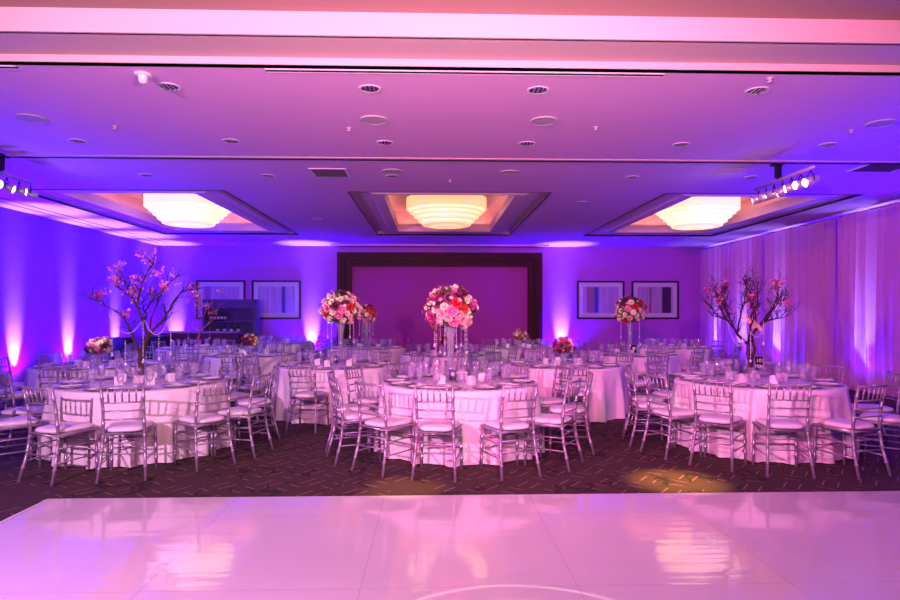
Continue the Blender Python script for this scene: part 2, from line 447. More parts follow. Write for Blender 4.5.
# ------------------------------------------------------------------ drapes
DC = ['blue-lit end', 'narrow pleated', 'pink', 'wide pink', 'blue-lit', 'dark purple']
b_ = [18.62, 16.9, 15.1, 13.6, 12.3, 11.45, 10.6, 9.4]
lb = ['sheer pleated drape panel next to the back wall corner', 'sheer drape panel glowing behind the bare tree, second from corner', 'sheer drape panel with a bright uplight, third from corner',
      'sheer pinkish drape panel with long straight folds, fourth from corner', 'sheer pinkish drape panel with soft folds, fifth from corner', 'blue-lit drape panel beside the last bright uplight', 'purple drape panel at the edge toward the dance floor']
for i in range(7):
    y1, y0 = b_[i] - .02, b_[i + 1] + .02
    n = int((y1 - y0) / .018); bb = MB(); vs = []; fs = []
    ph = R.random() * 9
    zs = [.04, .5, 1.2, 2.0, 2.8, 3.3, H - .09]
    for a in range(n + 1):
        y = y0 + (y1 - y0) * a / n
        for z in zs:
            t = z / H
            w = (.065 + .035 * (1 - t)) * math.sin(y * 27 + ph + .9 * math.sin(y * 7 + ph)) + .03 * (1 - t) * math.sin(y * 13 + ph * 2 + z)
            vs.append((XD + w, y + .012 * math.sin(z * 1.3 + ph), z))
    m_ = len(zs)
    for a in range(n):
        for c in range(m_ - 1): fs.append((a * m_ + c, (a + 1) * m_ + c, (a + 1) * m_ + c + 1, a * m_ + c + 1))
    bb.add(vs, fs, True)
    dp = thing('drape_panel', (0, 0, 0), lb[i], 'curtain', 'sheer drape panels along the curtain wall')
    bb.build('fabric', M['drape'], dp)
    MB().tube([(XD, y0 + .005, H - .075), (XD, y1 - .005, H - .075)], .018, 8).build('header', M['silver'], dp)

# ------------------------------------------------------------------ ceiling fittings
def wpt(px, py, z):
    r = (px - 450) / 600; u = (314 - py) / 600; Y = math.radians(1.72)
    dx = math.sin(Y) + r * math.cos(Y); dy = math.cos(Y) - r * math.sin(Y); t = (z - 1.56) / u
    return dx * t, dy * t
DL = [(169, 86.5), (370, 88.5), (538, 90), (757, 90.5), (78, 141), (231, 141), (385, 142.5), (527, 143.5), (681, 144.5), (828, 144.5),
      (146, 175), (268, 175.5), (392, 176), (632, 177), (751, 177), (317, 219), (582, 202)]
dlw = ['in the row by the ceiling slot, {} from blue wall', 'in the row before the ceiling track, {} from blue wall', 'in the row beyond the ceiling track, {} from blue wall']
dp0 = None; cnt = [0, 0, 0]
for px, py in DL[:15]:
    row = 0 if py < 100 else 1 if py < 160 else 2
    x, y = wpt(px, py, H)
    if dp0 is None:
        d = dp0 = obj('downlight', None)
        MB().lathe([(.105, -.001), (.105, -.006), (.085, -.008), (.082, -.002)], 24).build('trim_ring', M['ctrim'], d)
        bb = MB(); bb.lathe([(.082, -.003), (.06, -.001), (.001, -.001)], 24); bb.build('reflector', M['dlin'], d)
        bb = MB()
        for s in (-.04, 0, .04): bb.box(s - .003, s + .003, -math.sqrt(.08 ** 2 - s * s), math.sqrt(.08 ** 2 - s * s), -.014, -.004)
        bb.build('baffle', M['can'], d)
    else: d = copy_tree(dp0)
    d.location = (x, y, H); tag(d, 'round recessed downlight ' + dlw[row].format(ORD[cnt[row]]), 'downlight', 'recessed ceiling downlights'); cnt[row] += 1
for j, (px, py) in enumerate(DL[15:]):
    d = copy_tree(dp0); d.location = (*wpt(px, py, H), H)
    tag(d, 'small recessed downlight between the %s ceiling trays' % ('blue-wall and centre', 'centre and curtain-side')[j], 'downlight', 'recessed ceiling downlights')
sp0 = None
for (px, py), lab in (((374, 119.5), 'round ceiling loudspeaker near the slot, blue-wall side'), ((544, 120.5), 'round ceiling loudspeaker near the slot, curtain side'), ((32, 118), 'faint round ceiling loudspeaker by the blue wall'),
                      ((881, 123), 'round ceiling loudspeaker near the curtain wall, above the dance floor end'), ((392, 171), 'round ceiling loudspeaker beyond the track, blue-wall side of centre'), ((510, 172), 'round ceiling loudspeaker beyond the track, curtain side of centre')):
    if sp0 is None:
        d = sp0 = obj('ceiling_speaker', None)
        MB().lathe([(.15, -.001), (.15, -.012), (.135, -.016), (.13, -.01)], 28).build('rim', M['grille'], d)
        MB().lathe([(.13, -.01), (.07, -.013), (.001, -.014)], 28).build('grille', M['grille'], d)
    else: d = copy_tree(sp0)
    d.location = (*wpt(px, py, H), H); tag(d, lab, 'speaker', 'round ceiling loudspeakers')
spk = MB(); spk.lathe([(.035, -.001), (.03, -.008), (.012, -.012), (.012, -.03), (.001, -.03)], 12); spk.lathe([(.001, -.036), (.028, -.034), (.028, -.038), (.001, -.04)], 12)
spm = spk.mesh('sprinkler', M['grille'])
for px, py, lab in ((115, 126, 'beside the blue light patch'), (349, 128, 'between slot and track, blue-wall side'), (596, 127, 'between slot and track, curtain side'), (770, 78, 'just behind the last slot downlight'), (851, 130, 'near the curtain-wall loudspeaker'), (450, 180, 'before the centre tray')):
    d = obj('ceiling_sprinkler', spm, None, (*wpt(px, py, H), H)); tag(d, 'small ceiling sprinkler head ' + lab, 'sprinkler', 'ceiling sprinkler heads')
x, y = wpt(143, 74, H)
d = thing('smoke_detector', (x, y, H), 'white cone shaped detector hanging from the ceiling by a downlight', 'detector')
MB().lathe([(.07, -.001), (.07, -.014), (.06, -.018), (.001, -.018)], 20).build('base', M['ctrim'], d)
MB().lathe([(.042, -.018), (.034, -.075), (.02, -.085), (.001, -.085)], 20).build('body', M['ctrim'], d)
def slot(x0, x1, lab):
    d = thing('ceiling_air_slot', ((x0 + x1) / 2, 5.21, H), lab, 'air vent', 'long black linear air slots')
    h = (x1 - x0) / 2
    MB().box(-h, h, -.022, .022, -.006, -.001).build('slot_opening', M['slot'], d)
    MB().box(-h, h, -.034, -.022, -.008, -.001).box(-h, h, .022, .034, -.008, -.001).build('slot_rim', M['ctrim'], d)
slot(-1.43, 2.03, 'long black linear air slot across the middle of the ceiling edge'); slot(-5.6, -3.52, 'black linear air slot at the blue-wall end of the ceiling edge')
def vent(x, y, w, l, lab):
    d = thing('ceiling_vent', (x, y, H), lab, 'air vent')
    MB().box(-w, w, -l, l, -.004, -.001).build('backing', M['slot'], d)
    bb = MB().box(-w - .03, w + .03, -l - .03, -l, -.012, -.001).box(-w - .03, w + .03, l, l + .03, -.012, -.001).box(-w - .03, -w, -l, l, -.012, -.001).box(w, w + .03, -l, l, -.012, -.001)
    bb.build('frame', M['ctrim'], d)
    bb = MB()
    for i in range(9):
        yy = -l + (i + .5) * 2 * l / 9; bb.box(-w, w, yy - .008, yy + .008, -.014, -.005)
    bb.build('louver', M['ventm'], d)
x, y = wpt(330, 172.5, H); vent(x, y, .24, .24, 'square dark ceiling vent beyond the track')
x, y = wpt(882, 167, H); vent(x, y, .30, .25, 'square dark ceiling vent near the curtain wall')

# chandeliers
def chandelier(cx, lab):
    cm = M['chand'] if abs(cx) < 1 else M['chand_bright']
    d = thing('chandelier', (cx, 12.85, 0), lab, 'chandelier', 'tiered crystal chandeliers')
    seg = 96
    tiers = [(.85, 4.02, 3.78), (.775, 3.80, 3.71), (.695, 3.73, 3.63), (.61, 3.65, 3.54), (.52, 3.56, 3.46)]
    for i, (r, zt, zb) in enumerate(tiers):
        bb = MB()
        bb.lathe([(r, zt), (r, (zt + zb) / 2), (r, zb), (r - .02, zb - .012), (r - .04, zb), (r - .10, zb + .03)], seg, wob=lambda k, a: .008 * math.sin(a * 32))
        bb.build('crystal_tier', cm, d)
    bb = MB(); bb.lathe([(.485, 3.47), (.465, 3.45), (.3, 3.425), (.1, 3.415), (.001, 3.413)], 48); bb.build('bottom_dish', cm, d)
    MB().lathe([(.5, 4.205), (.5, 4.13), (.86, 4.06), (.86, 4.02)], 40).build('mounting_plate', M['silver'], d)
def cove(cx):
    for x0, y0, sx, sy in ((cx - 1.34, 12.87, .08, 4.6), (cx + 1.34, 12.87, .08, 4.6), (cx, 15.34, 2.3, .08), (cx, 10.44, 2.3, .08)):
        o = light('AREA', 'cove_strip', (x0, y0, H + .19), 7, (1, .36, .20), sx, None, size_y=sy); o.rotation_euler = (PI, 0, 0)
for cx in (-5.27, .31, 5.80): cove(cx)
chandelier(-5.14, 'tiered glowing crystal chandelier in the tray by the blue wall')
chandelier(.31, 'tiered glowing crystal chandelier in the centre tray')
chandelier(5.74, 'tiered glowing crystal chandelier in the tray by the curtain wall')

# ------------------------------------------------------------------ track bars with spotlights
def track_bar(x, y0, y1, z, aims, yb, lab, side):
    d = thing('light_bar', (x, yb, H), lab, 'lighting bar')
    MB().box(-.06, .06, -.09, .09, -.03, -.001).box(-.035, .035, -.03, .03, -.20, -.03).build('ceiling_bracket', M['black'], d)
    MB().tube([(0, y0 - yb, z - H), (0, y1 - yb, z - H)], .022, 10).build('pole', M['can'], d)
    MB().tube([(0, 0, -.19), (0, 0, z - H)], .02, 8).build('clamp', M['black'], d)
    n = len(aims)
    for i, a in enumerate(aims):
        y = y0 + .08 + (y1 - y0 - .16) * i / (n - 1)
        p = Vector((x, y, z - .165)); dr = (Vector(a) - p).normalized()
        c = obj('spotlight', None, None, p); c.rotation_euler = dr.to_track_quat('Z', 'Y').to_euler()
        tag(c, 'pale round spotlight clamped on the %s bar, %s from its dance-floor end' % (side, ORD[i]), 'spotlight', 'spotlights on the %s bar' % side)
        MB().lathe([(.001, -.12), (.04, -.12), (.055, -.09), (.06, 0), (.06, .09), (.054, .09), (.052, .065)], 16).build('housing', M['can'], c)
        MB().lathe([(.052, .07), (.03, .078), (.001, .08)], 16).build('lens', M['lens'], c)
        yk = MB(); inv = (Matrix.Translation(p) @ c.rotation_euler.to_matrix().to_4x4()).inverted()
        top = inv @ Vector((x, y, z - .032)); s0 = Vector((.066, 0, 0)); s1 = Vector((-.066, 0, 0))
        yk.tube([s0, s0 * .8 + top * .5, top], .007, 5); yk.tube([s1, s1 * .8 + top * .5, top], .007, 5)
        yk.build('yoke', M['black'], c)
        wide = a in ((-3.35, 7.1, 1.65), (3.8, 7, 1.7), (-5.45, 14.2, 1.3))
        light('SPOT', 'spotlight_beam', p + dr * .12, 420 if wide else 1000, (1, .45, .40) if wide else (1, .84, .58), .03, a, 14 if wide else 7.5, .5)
T1, T2, T3 = (-3.37, 7.10), (.32, 7.07), (3.87, 7.05)
track_bar(4.82, 7.42, 8.8, 3.42, [(.22, 7.07, 1.62), (-3.35, 7.1, 1.65), (-1.43, 9.45, 1.64), (2.08, 9.45, 1.05), (-1.55, 14.2, 1.56), (-5.45, 14.2, 1.3), (-3.55, 11.85, 1.05)], 8.22, 'black bracketed lighting bar with seven spotlights near the curtain wall', 'curtain-side')
track_bar(-5.68, 7.4, 8.75, 3.42, [(-5.15, 9.45, 1.1), (.22, 7.07, 1.62), (3.8, 7, 1.7), (-1.43, 9.45, 1.64), (3.95, 11.85, 1.62), (2.1, 14.2, 1.05)], 8.08, 'lighting bar of bright spotlights cut off at the blue-wall side of the picture', 'blue-wall')

# ------------------------------------------------------------------ pictures
def picture(cx, z0, z1, w, stripes, seed, lab):
    d = thing('framed_picture', (cx, YB, (z0 + z1) / 2), lab, 'picture', 'black framed abstract pictures')
    hw, hh = w / 2, (z1 - z0) / 2; f = .055
    b = MB().box(-hw, hw, -.045, -.002, hh - f, hh).box(-hw, hw, -.045, -.002, -hh, -hh + f).box(-hw, -hw + f, -.045, -.002, -hh + f, hh - f).box(hw - f, hw, -.045, -.002, -hh + f, hh - f)
    b.build('frame', M['frame'], d)
    MB().box(-hw + f, hw - f, -.02, -.003, -hh + f, hh - f).build('mat_board', M['matb'], d)
    a = .19
    MB().box(-hw + a, hw - a, -.026, -.021, -hh + a, hh - a).build('artwork', m_art('abstract print', stripes, seed), d)
ZP0, ZP1 = 1.40, 2.60
picture(-6.50, ZP0, ZP1, 1.50, [(-.5, -.3, (.3, .12, .2)), (.2, .3, (.45, .25, .4))], 1, 'black framed picture of reddish vertical bands, partly behind the bar shelf')
picture(-4.80, ZP0, ZP1, 1.50, [(.16, .27, (.05, .05, .2)), (.27, .33, (.3, .28, .5)), (-.2, -.16, (.6, .4, .5))], 5, 'black framed pale striped picture between bar shelf and portal')
picture(5.29, ZP0, ZP1, 1.50, [(-.45, -.2, (.30, .13, .16)), (-.2, -.07, (.04, .08, .3)), (.0, .03, (.5, .4, .6))], 9, 'black framed picture with narrow blue stripe beside the portal')
picture(7.02, ZP0, ZP1, 1.50, [(.22, .50, (.05, .02, .06)), (-.18, -.13, (.25, .08, .12))], 13, 'black framed picture with a wide dark stripe toward the curtain corner')

# ------------------------------------------------------------------ bar
bar = thing('bar_counter', (-6.65, 17.1, 0), 'dark wooden bar counter with pale top in front of the shelf', 'bar')
MB().box(-1.15, 1.12, -.25, .25, .001, 1.03).build('body', M['darkwood'], bar)
MB().box(-1.22, 1.17, -.33, .30, 1.032, 1.075).build('counter_top', M['counter'], bar)
sh = thing('bar_shelf', (-5.95, 18.0, 0), 'purple-lit back bar shelf unit holding bottles', 'shelf')
MB().box(-.78, -.70, -.2, .2, .001, 1.93).build('side_panel', M['barwood'], sh); MB().box(.70, .78, -.2, .2, .001, 1.93).build('side_panel', M['barwood'], sh)
MB().box(-.70, .70, .17, .2, .1, 1.93).build('back_panel', M['barwood'], sh)
for z in (.12, .95, 1.32): MB().box(-.70, .70, -.19, .17, z, z + .035).build('shelf_board', M['barwood'], sh)
MB().box(-.78, .78, -.22, .2, 1.93, 1.99).box(-.70, .70, -.2, -.17, 1.72, 1.93).build('top_panel', M['barwood'], sh)
bt = MB(); bt.lathe([(.001, 0), (.036, 0), (.038, .02), (.038, .17), (.014, .22), (.013, .28), (.001, .28)], 12); btm = bt.mesh('bottle', M['bottle'])
lbm = MB().lathe([(.039, .05), (.039, .13)], 12).mesh('label', M['label'])
for i in range(9):
    top = i < 5
    x = -5.95 + (-.58 + .10 * i if top else -.40 + .20 * (i - 5)); z = 1.357 if top else .987
    o = obj('bottle', btm, None, (x, 17.98, z)); obj('bottle_label', lbm, o)
    tag(o, 'dark bottle on the %s bar shelf, %s from its blue-wall end' % ('upper' if top else 'lower', ORD[i if top else i - 5]), 'bottle', 'bottles on the bar shelf')

# dark equipment boxes near the blue wall
for (x, y, w, lab) in ((-7.75, 15.0, .58, 'dark navy draped box against blue wall, under the tree'), (-7.2, 15.9, .52, 'dark navy draped box behind the blossom tree trunk')):
    d = thing('draped_equipment_box', (x, y, 0), lab, 'equipment box')
    MB().box(-w / 2, w / 2, -.25, .25, .001, .96).build('body', M['blackcloth'], d)
    MB().box(-w / 2 - .012, w / 2 + .012, -.262, .262, .962, .985).build('lid', M['black'], d)

# ------------------------------------------------------------------ chiavari chair
def dowel(mb, pts, r, seg=6, nodes=()):
    """straight pieces through pts with bamboo style rings"""
    P = [Vector(p) for p in pts]; L = [0]
    for a, b_2 in zip(P, P[1:]): L.append(L[-1] + (b_2 - a).length)
    tot = L[-1]
    stops = {0.0: r, 1.0: r * .9}
    for l in L[1:-1]: stops[l / tot] = r
    for n in nodes:
        e_ = .007 / tot
        stops[n - 2 * e_] = r; stops[n - e_] = r * 1.35; stops[n + e_] = r * 1.35; stops[n + 2 * e_] = r
    pp, rr = [], []
    for t in sorted(stops):
        d = t * tot
        for i in range(len(P) - 1):
            if d <= L[i + 1] + 1e-6:
                k_ = (d - L[i]) / (L[i + 1] - L[i]); pp.append(P[i].lerp(P[i + 1], max(0, min(1, k_)))); break
        rr.append(stops[t])
    mb.tube(pp, rr, seg)
def chair_parts(seg=6):
    out = []
    SZ = .435
    for s in (-1, 1):
        m = MB(); dowel(m, [(s * .205, .195, 0), (s * .195, .185, SZ)], .0145, seg, (.25, .5, .75)); out.append(('front_leg', m))
        m = MB(); dowel(m, [(s * .205, -.285, 0), (s * .185, -.22, .25), (s * .175, -.195, SZ), (s * .172, -.215, .66), (s * .178, -.265, .895)], .0145, seg, (.15, .32, .46, .6, .74, .87)); out.append(('rear_leg', m))
    def yz(z): return -.195 - (z - SZ) ** 1.4 * .20
    for z, nm in ((.875, 'top_rail'), (.735, 'back_rail'), (.655, 'back_rail'), (.575, 'back_rail')):
        m = MB(); y = yz(z) - .008
        dowel(m, [(-.175, y, z), (-.09, y - .014, z), (0, y - .019, z), (.09, y - .014, z), (.175, y, z)], .011 if nm == 'top_rail' else .0085, seg, ()); out.append((nm, m))
    for i in range(5):
        x = -.117 + .0585 * i; m = MB(); q = -.019 * (1 - (x / .175) ** 2)
        dowel(m, [(x, yz(.735) - .008 + q, .735), (x * 1.03, yz(.875) - .008 + q, .875)], .0075, seg, (.5,)); out.append(('spindle', m))
    for z in (.16, .29):
        for s in (-1, 1):
            m = MB(); yr = -.285 + .06 * z / .25 if z < .25 else -.215
            dowel(m, [(s * .198, yr, z + .03), (s * .2, .19, z + .03)], .008, 5); out.append(('side_stretcher', m))
    for z, y, w in ((.23, .191, .2), (.33, .187, .197), (.25, -.222, .186), (.35, -.205, .179)):
        m = MB(); dowel(m, [(-w, y, z), (w, y, z)], .008, 5); out.append(('cross_stretcher', m))
    m = MB(); a = [(-.20, .20), (.20, .20), (.178, -.20), (-.178, -.20)]
    m.tube([(x, y, SZ) for x, y in a + a[:1]], .016, 6)
    m.box(-.18, .18, -.19, .19, SZ - .008, SZ + .004); out.append(('seat_frame', m))
    c = MB(); prof = [(.93, .0), (1.02, .012), (1.03, .026), (.97, .040), (.78, .048), (.4, .051), (.001, .052)]
    vs, fs = [], []; n = 28
    for r, z in prof:
        for k_ in range(n):
            t = 2 * PI * k_ / n; ct, st = math.cos(t), math.sin(t)
            q = (abs(ct) ** 5 + abs(st) ** 5) ** (-1 / 5); y = q * st * .195 * r; x = q * ct * (.182 + .022 * (q * st)) * r
            vs.append((x, y, SZ + .012 + z))
    for i in range(len(prof) - 1):
        for k_ in range(n): fs.append((i * n + k_, i * n + (k_ + 1) % n, (i + 1) * n + (k_ + 1) % n, (i + 1) * n + k_))
    c.add(vs, fs, True)
    return out, c
CP, CUSH = chair_parts(6)
cushm = CUSH.mesh('seat_cushion', M['cushion'])
pmesh = [(n, m.mesh(n, M['silver'])) for n, m in CP]
lo = MB()
for n, m in chair_parts(4)[0]: lo.merge(m)
lom = lo.mesh('chair_frame', M['silver'])
def new_chair(full):
    c = obj('chiavari_chair', None)
    if full:
        for n, m in pmesh: obj(n, m, c)
    else: obj('chair_frame', lom, c)
    obj('seat_cushion', cushm, c)
    return c
CH_FULL, CH_LO = None, None

# ------------------------------------------------------------------ tables and settings
TZ = .762
def cloth_mesh(seed):
    r_ = random.Random(seed); n = 168; phs = [r_.random() * 6.3 for _ in range(4)]; nf = r_.choice((15, 16, 17, 18))
    prof = [(.0, TZ), (.30, TZ), (.60, TZ), (.85, TZ), (.905, TZ - .002), (.916, TZ - .012), (.921, TZ - .05), (.926, TZ - .18), (.932, .42), (.936, .22), (.94, .012)]
    vs, fs = [(0, 0, TZ)], []
    for i, (r, z) in enumerate(prof[1:]):
        dp = max(0, (TZ - .03 - z) / TZ)
        for k_ in range(n):
            a = 2 * PI * k_ / n
            s = math.sin(nf * a + phs[0] + .8 * math.sin(3 * a + phs[1]))
            f = (max(0, s) ** 1.5 * (.085 if False else .08) - .012 * (1 - max(0, s))) * min(1, dp * 1.35) ** .9 + .008 * dp * math.sin(5 * a + phs[2])
            vs.append(((r + f) * math.cos(a), (r + f) * math.sin(a), z))
    for k_ in range(n): fs.append((0, 1 + k_, 1 + (k_ + 1) % n))
    for i in range(len(prof) - 2):
        for k_ in range(n):
            q = (k_ + 1) % n; fs.append((1 + i * n + k_, 1 + (i + 1) * n + k_, 1 + (i + 1) * n + q, 1 + i * n + q))
    m = MB(); m.add(vs, fs, True); return m.mesh('tablecloth', M['cloth'])
cloths = [cloth_mesh(s) for s in (3, 8, 21, 34)]
wine = MB(); wine.lathe([(.001, .001), (.036, .001), (.034, .004), (.006, .01), (.0045, .05), (.005, .095), (.02, .106), (.034, .125), (.039, .15), (.037, .18), (.031, .208)], 14); winem = wine.mesh('wine_glass', M['glass'])
gob = MB(); gob.lathe([(.001, .001), (.037, .001), (.034, .005), (.009, .012), (.007, .05), (.018, .062), (.033, .085), (.037, .12), (.038, .16), (.041, .20)], 14); gobm = gob.mesh('bowl', M['water'])
gobw = MB(); gobw.lathe([(.001, .066), (.017, .066), (.032, .088), (.035, .12), (.036, .15), (.001, .151)], 12); gobwm = gobw.mesh('ice_water', M['water'])
plate = MB(); plate.lathe([(.001, .001), (.10, .001), (.115, .006), (.152, .013), (.153, .016), (.115, .010), (.10, .006), (.001, .006)], 28); platem = plate.mesh('charger_plate', M['charger'])
dish = MB(); dish.lathe([(.001, .008), (.07, .008), (.085, .014), (.12, .022), (.121, .025), (.085, .018), (.07, .012), (.001, .012)], 24); dishm = dish.mesh('dinner_plate', M['china'])
nap = MB()
nap.box(-.033, .033, -.10, .10, .027, .031); nap.box(-.029, .029, -.098, .09, .0312, .035); nap.tube([(-.035, 0, .032), (0, 0, .042), (.035, 0, .032)], .006, 5); napm = nap.mesh('folded_napkin', M['napkin'])
fk = MB(); fk.box(-.004, .004, -.09, .05, .001, .004); fk.box(-.011, .011, .05, .062, .001, .004)
for s in (-.009, -.003, .003, .009): fk.box(s - .0015, s + .0015, .062, .10, .001, .004)
fkm = fk.mesh('fork', M['flat'])
kn = MB(); kn.box(-.005, .005, -.11, .0, .001, .005); kn.add([(-.009, 0, .001), (.006, 0, .001), (.006, .10, .001), (-.004, .115, .001), (-.009, .09, .001), (-.009, 0, .004), (.006, 0, .004), (.006, .10, .004), (-.004, .115, .004), (-.009, .09, .004)], [(4, 3, 2, 1, 0), (5, 6, 7, 8, 9), (0, 1, 6, 5), (1, 2, 7, 6), (2, 3, 8, 7), (3, 4, 9, 8), (4, 0, 5, 9)]); knm = kn.mesh('knife', M['flat'])
cube = MB(); h = .042
cube.box(-h, h, -h, -h + .006, .001, .09).box(-h, h, h - .006, h, .001, .09).box(-h, -h + .006, -h + .006, h - .006, .001, .09).box(h - .006, h, -h + .006, h - .006, .001, .09).box(-h + .006, h - .006, -h + .006, h - .006, .001, .008)
cubem = cube.mesh('glass_cube', M['frost'])
wx = MB(); wx.lathe([(.001, .009), (.02, .009), (.02, .05), (.001, .05)], 12); wxm = wx.mesh('candle', M['cushion'])
fl = MB(); fl.ball((0, 0, .063), .007, 6, 5, (1, 1, 1)); fl.xf(Matrix.Translation((0, 0, -.063)) , 0); fl.xf(Matrix.Diagonal((1, 1, 1.9, 1)), 0); fl.xf(Matrix.Translation((0, 0, .065)), 0); flm = fl.mesh('flame', M['wax'])

TABLES = [  # name, x, y, chairs angles or count, desc, row
    (T1[0], T1[1], [-45, -8, 20, 52.5, 77, 112, 145, 178, -149, -117, -82], 'blossom tree table', 1),
    (T2[0], T2[1], [-64, -38.5, -12, 20.5, 47, 80, 112, 145, 178, -148, -118, -88], 'front tall bouquet table', 1),
    (T3[0], T3[1], [-95, -70, -45, -18.5, 12, 46, 80, 116, 148, 180, -150, -119], 'bare tree table', 1),
    (-5.15, 9.45, 8, 'pink posy table', 2), (-1.50, 9.45, -8, 'middle tall bouquet table', 2), (2.08, 9.45, 26, 'red posy table', 2),
    (-3.55, 11.85, 5, 'cream posy table', 3), (.30, 11.85, 12, 'hidden centre table', 3), (3.95, 11.85, 0, 'far tall bouquet table', 3),
    (-5.45, 14.2, 10, 'small tree table', 4), (-1.55, 14.2, 0, 'small far bouquet table', 4), (2.10, 14.2, 8, 'yellow posy table', 4), (5.75, 14.2, 15, 'curtain corner table', 4),
    (-4.2, 16.75, 10, 'table beside the bar', 5)]
placed = []
proto = {}
def once(key, make):
    if key not in proto: proto[key] = make(); return proto[key]
    return copy_tree(proto[key])
def mk_goblet():
    o = obj('water_goblet', None); obj('bowl', gobm, o); obj('ice_water', gobwm, o); return o
def mk_plate():
    o = obj('charger_plate', platem); obj('dinner_plate', dishm, o); return o
def mk_candle():
    o = obj('candle_holder', None); obj('glass_cube', cubem, o); obj('candle', wxm, o); obj('flame', flm, o); return o
for ti, (tx, ty, ang, desc, row) in enumerate(TABLES):
    t = thing('round_table', (tx, ty, 0), 'round banquet table hidden under linen, the ' + desc, 'table', 'round banquet tables')
    MB().lathe([(.001, .735), (.895, .735), (.897, .745), (.895, .755), (.001, .755)], 48).build('tabletop', M['wood'], t)
    bb = MB(); bb.lathe([(.28, .002), (.28, .02), (.05, .04), (.05, .70), (.2, .733)], 16); bb.build('pedestal', M['black'], t)
    c = obj('tablecloth', cloths[ti % 4], None, (tx, ty, 0), (0, 0, ti * 1.7)); tag(c, 'floor-length white tablecloth with soft folds on the ' + desc, 'tablecloth', 'white round tablecloths')
    n = 11
    if isinstance(ang, list): angs = ang; rc = 1.24
    else: angs = [((ang + i * 360 / n + 180) % 360) - 180 for i in range(n)]; rc = 1.235
    YX = {0: {-8: -10, 20: -7, 52.5: -6}, 1: {-64: -6, -38.5: 0, -12: 3, 47: 10}, 2: {-45: 4, -18.5: 4, 12: 4}}
    near = sorted([a for a in angs if abs(a) <= 90], key=lambda a: math.sin(math.radians(a)))
    far = sorted([a for a in angs if abs(a) > 90], key=lambda a: math.sin(math.radians(a)))
    for side, lst in (('dance-floor side', near), ('far side', far)):
        for k_, a in enumerate(lst):
            w = ORD[k_]; ar = math.radians(a); jr = (R.random() - .5)
            if True:
                px, py = tx + (rc + .03 * jr) * math.sin(ar), ty - (rc + .03 * jr) * math.cos(ar)
                bad = any(math.hypot(px - q[0], py - q[1]) < ((.36 if row == 1 else .6) if q[2] == ti else .70) for q in placed) or any(math.hypot(px - q[0], py - q[1]) < 1.19 for q in TABLES) or px < XL + .4 or px > XD - .35 or py > YB - .35
                if desc == 'table beside the bar' and px < -4.9: bad = True
                if not bad:
                    full = row <= 2
                    key = 'chair%d' % full
                    ch = once(key, lambda: new_chair(full))
                    ch.location = (px, py, 0); ch.rotation_euler = (0, 0, ar + math.radians((YX.get(ti) or {}).get(a, 0)) + math.radians(3 if row == 1 else 9) * (R.random() - .5))
                    placed.append((px, py, ti))
                    tag(ch, 'silver chiavari chair, %s from blue wall, %s of %s' % (w, side, desc), 'chair', 'silver chiavari chairs around the tables')
            # place setting
            def rot(rad, off=0):
                return (tx + rad * math.sin(ar) + off * math.cos(ar), ty - rad * math.cos(ar) + off * math.sin(ar), TZ + .0005)
            ln = '%s from blue wall, %s of %s' % (w, side, desc)
            o = once('plate', mk_plate); o.location = rot(.735); tag(o, 'silver-rimmed charger plate, ' + ln, 'plate', 'charger plates with folded napkins')
            o = obj('folded_napkin', napm, None, rot(.735), (0, 0, ar + .15 * jr)); tag(o, 'pale folded napkin on plate, ' + ln, 'napkin', 'folded napkins')
            o = once('gob', mk_goblet); o.location = rot(.57, .12); o.rotation_euler = (0, 0, jr * 6); tag(o, 'frosty water goblet, ' + ln, 'glass', 'water goblets')
            o = obj('wine_glass', winem, None, rot(.44, .01)); tag(o, 'clear stemmed wine glass, ' + ln, 'glass', 'wine glasses')
            if row <= 2 :
                o = obj('wine_glass', winem, None, rot(.55, -.05)); o.scale = (.85, .85, 1.08); tag(o, 'taller narrow wine glass, ' + ln, 'glass', 'tall narrow wine glasses')
            if row == 1:
                o = obj('fork', fkm, None, rot(.735, -.19), (0, 0, ar)); tag(o, 'fork by the plate, ' + ln, 'cutlery', 'forks')
                o = obj('knife', knm, None, rot(.735, .19), (0, 0, ar)); tag(o, 'knife by the plate, ' + ln, 'cutlery', 'knives')
    nc = 5 if row <= 2 else 3
    for k_ in range(nc):
        a = 2 * PI * (k_ + .3) / nc + ti
        o = once('candle', mk_candle); o.location = (tx + .29 * math.cos(a), ty + .29 * math.sin(a), TZ + .0005); o.rotation_euler = (0, 0, R.random())
        tag(o, 'frosted cube candle holder around the centrepiece of the ' + desc, 'candle holder', 'candle holders on the ' + desc)
print('chairs', len(placed))

# ------------------------------------------------------------------ flowers
def rose(n_rings=3, k0=4, seed=1, fat=1.0):
    r_ = random.Random(seed); m = MB(); m.ball((0, 0, .2), .32, 8, 5, (1, 1, 1.1))
    for ring in range(n_rings):
        n = k0 + ring; rad = .30 + .22 * ring; hgt = .50 - .17 * ring
        for i in range(n):
            a = 2 * PI * (i + .5 * ring) / n + r_.random() * .3; w = .36 + .12 * ring
            vs = []
            for u in (0, .5, 1):
                for v in (-1, 0, 1):
                    rr = rad * (.45 + .75 * u ** .8) * fat; z = -.15 + (hgt + .25) * u - (.10 * abs(v) * u) - .12 * ring * u * u
                    aa = a + v * w * (1.25 - .35 * u) * 1.0
                    vs.append((rr * math.cos(aa) * (1 + .06 * (1 - abs(v))), rr * math.sin(aa) * (1 + .06 * (1 - abs(v))), z))
            m.add(vs, [(j * 3 + q, j * 3 + q + 1, j * 3 + q + 4, j * 3 + q + 3) for j in (0, 1) for q in (0, 1)], True)
    return m
rose_m = {}
for cn in ('red', 'cream', 'blush', 'pink', 'plum', 'magenta'):
    mm = rose(3 if cn != 'plum' else 4, 5 if cn != 'plum' else 8, hash(cn) % 7 if False else len(cn))
    rose_m[cn] = mm.mesh('flower', M[cn])
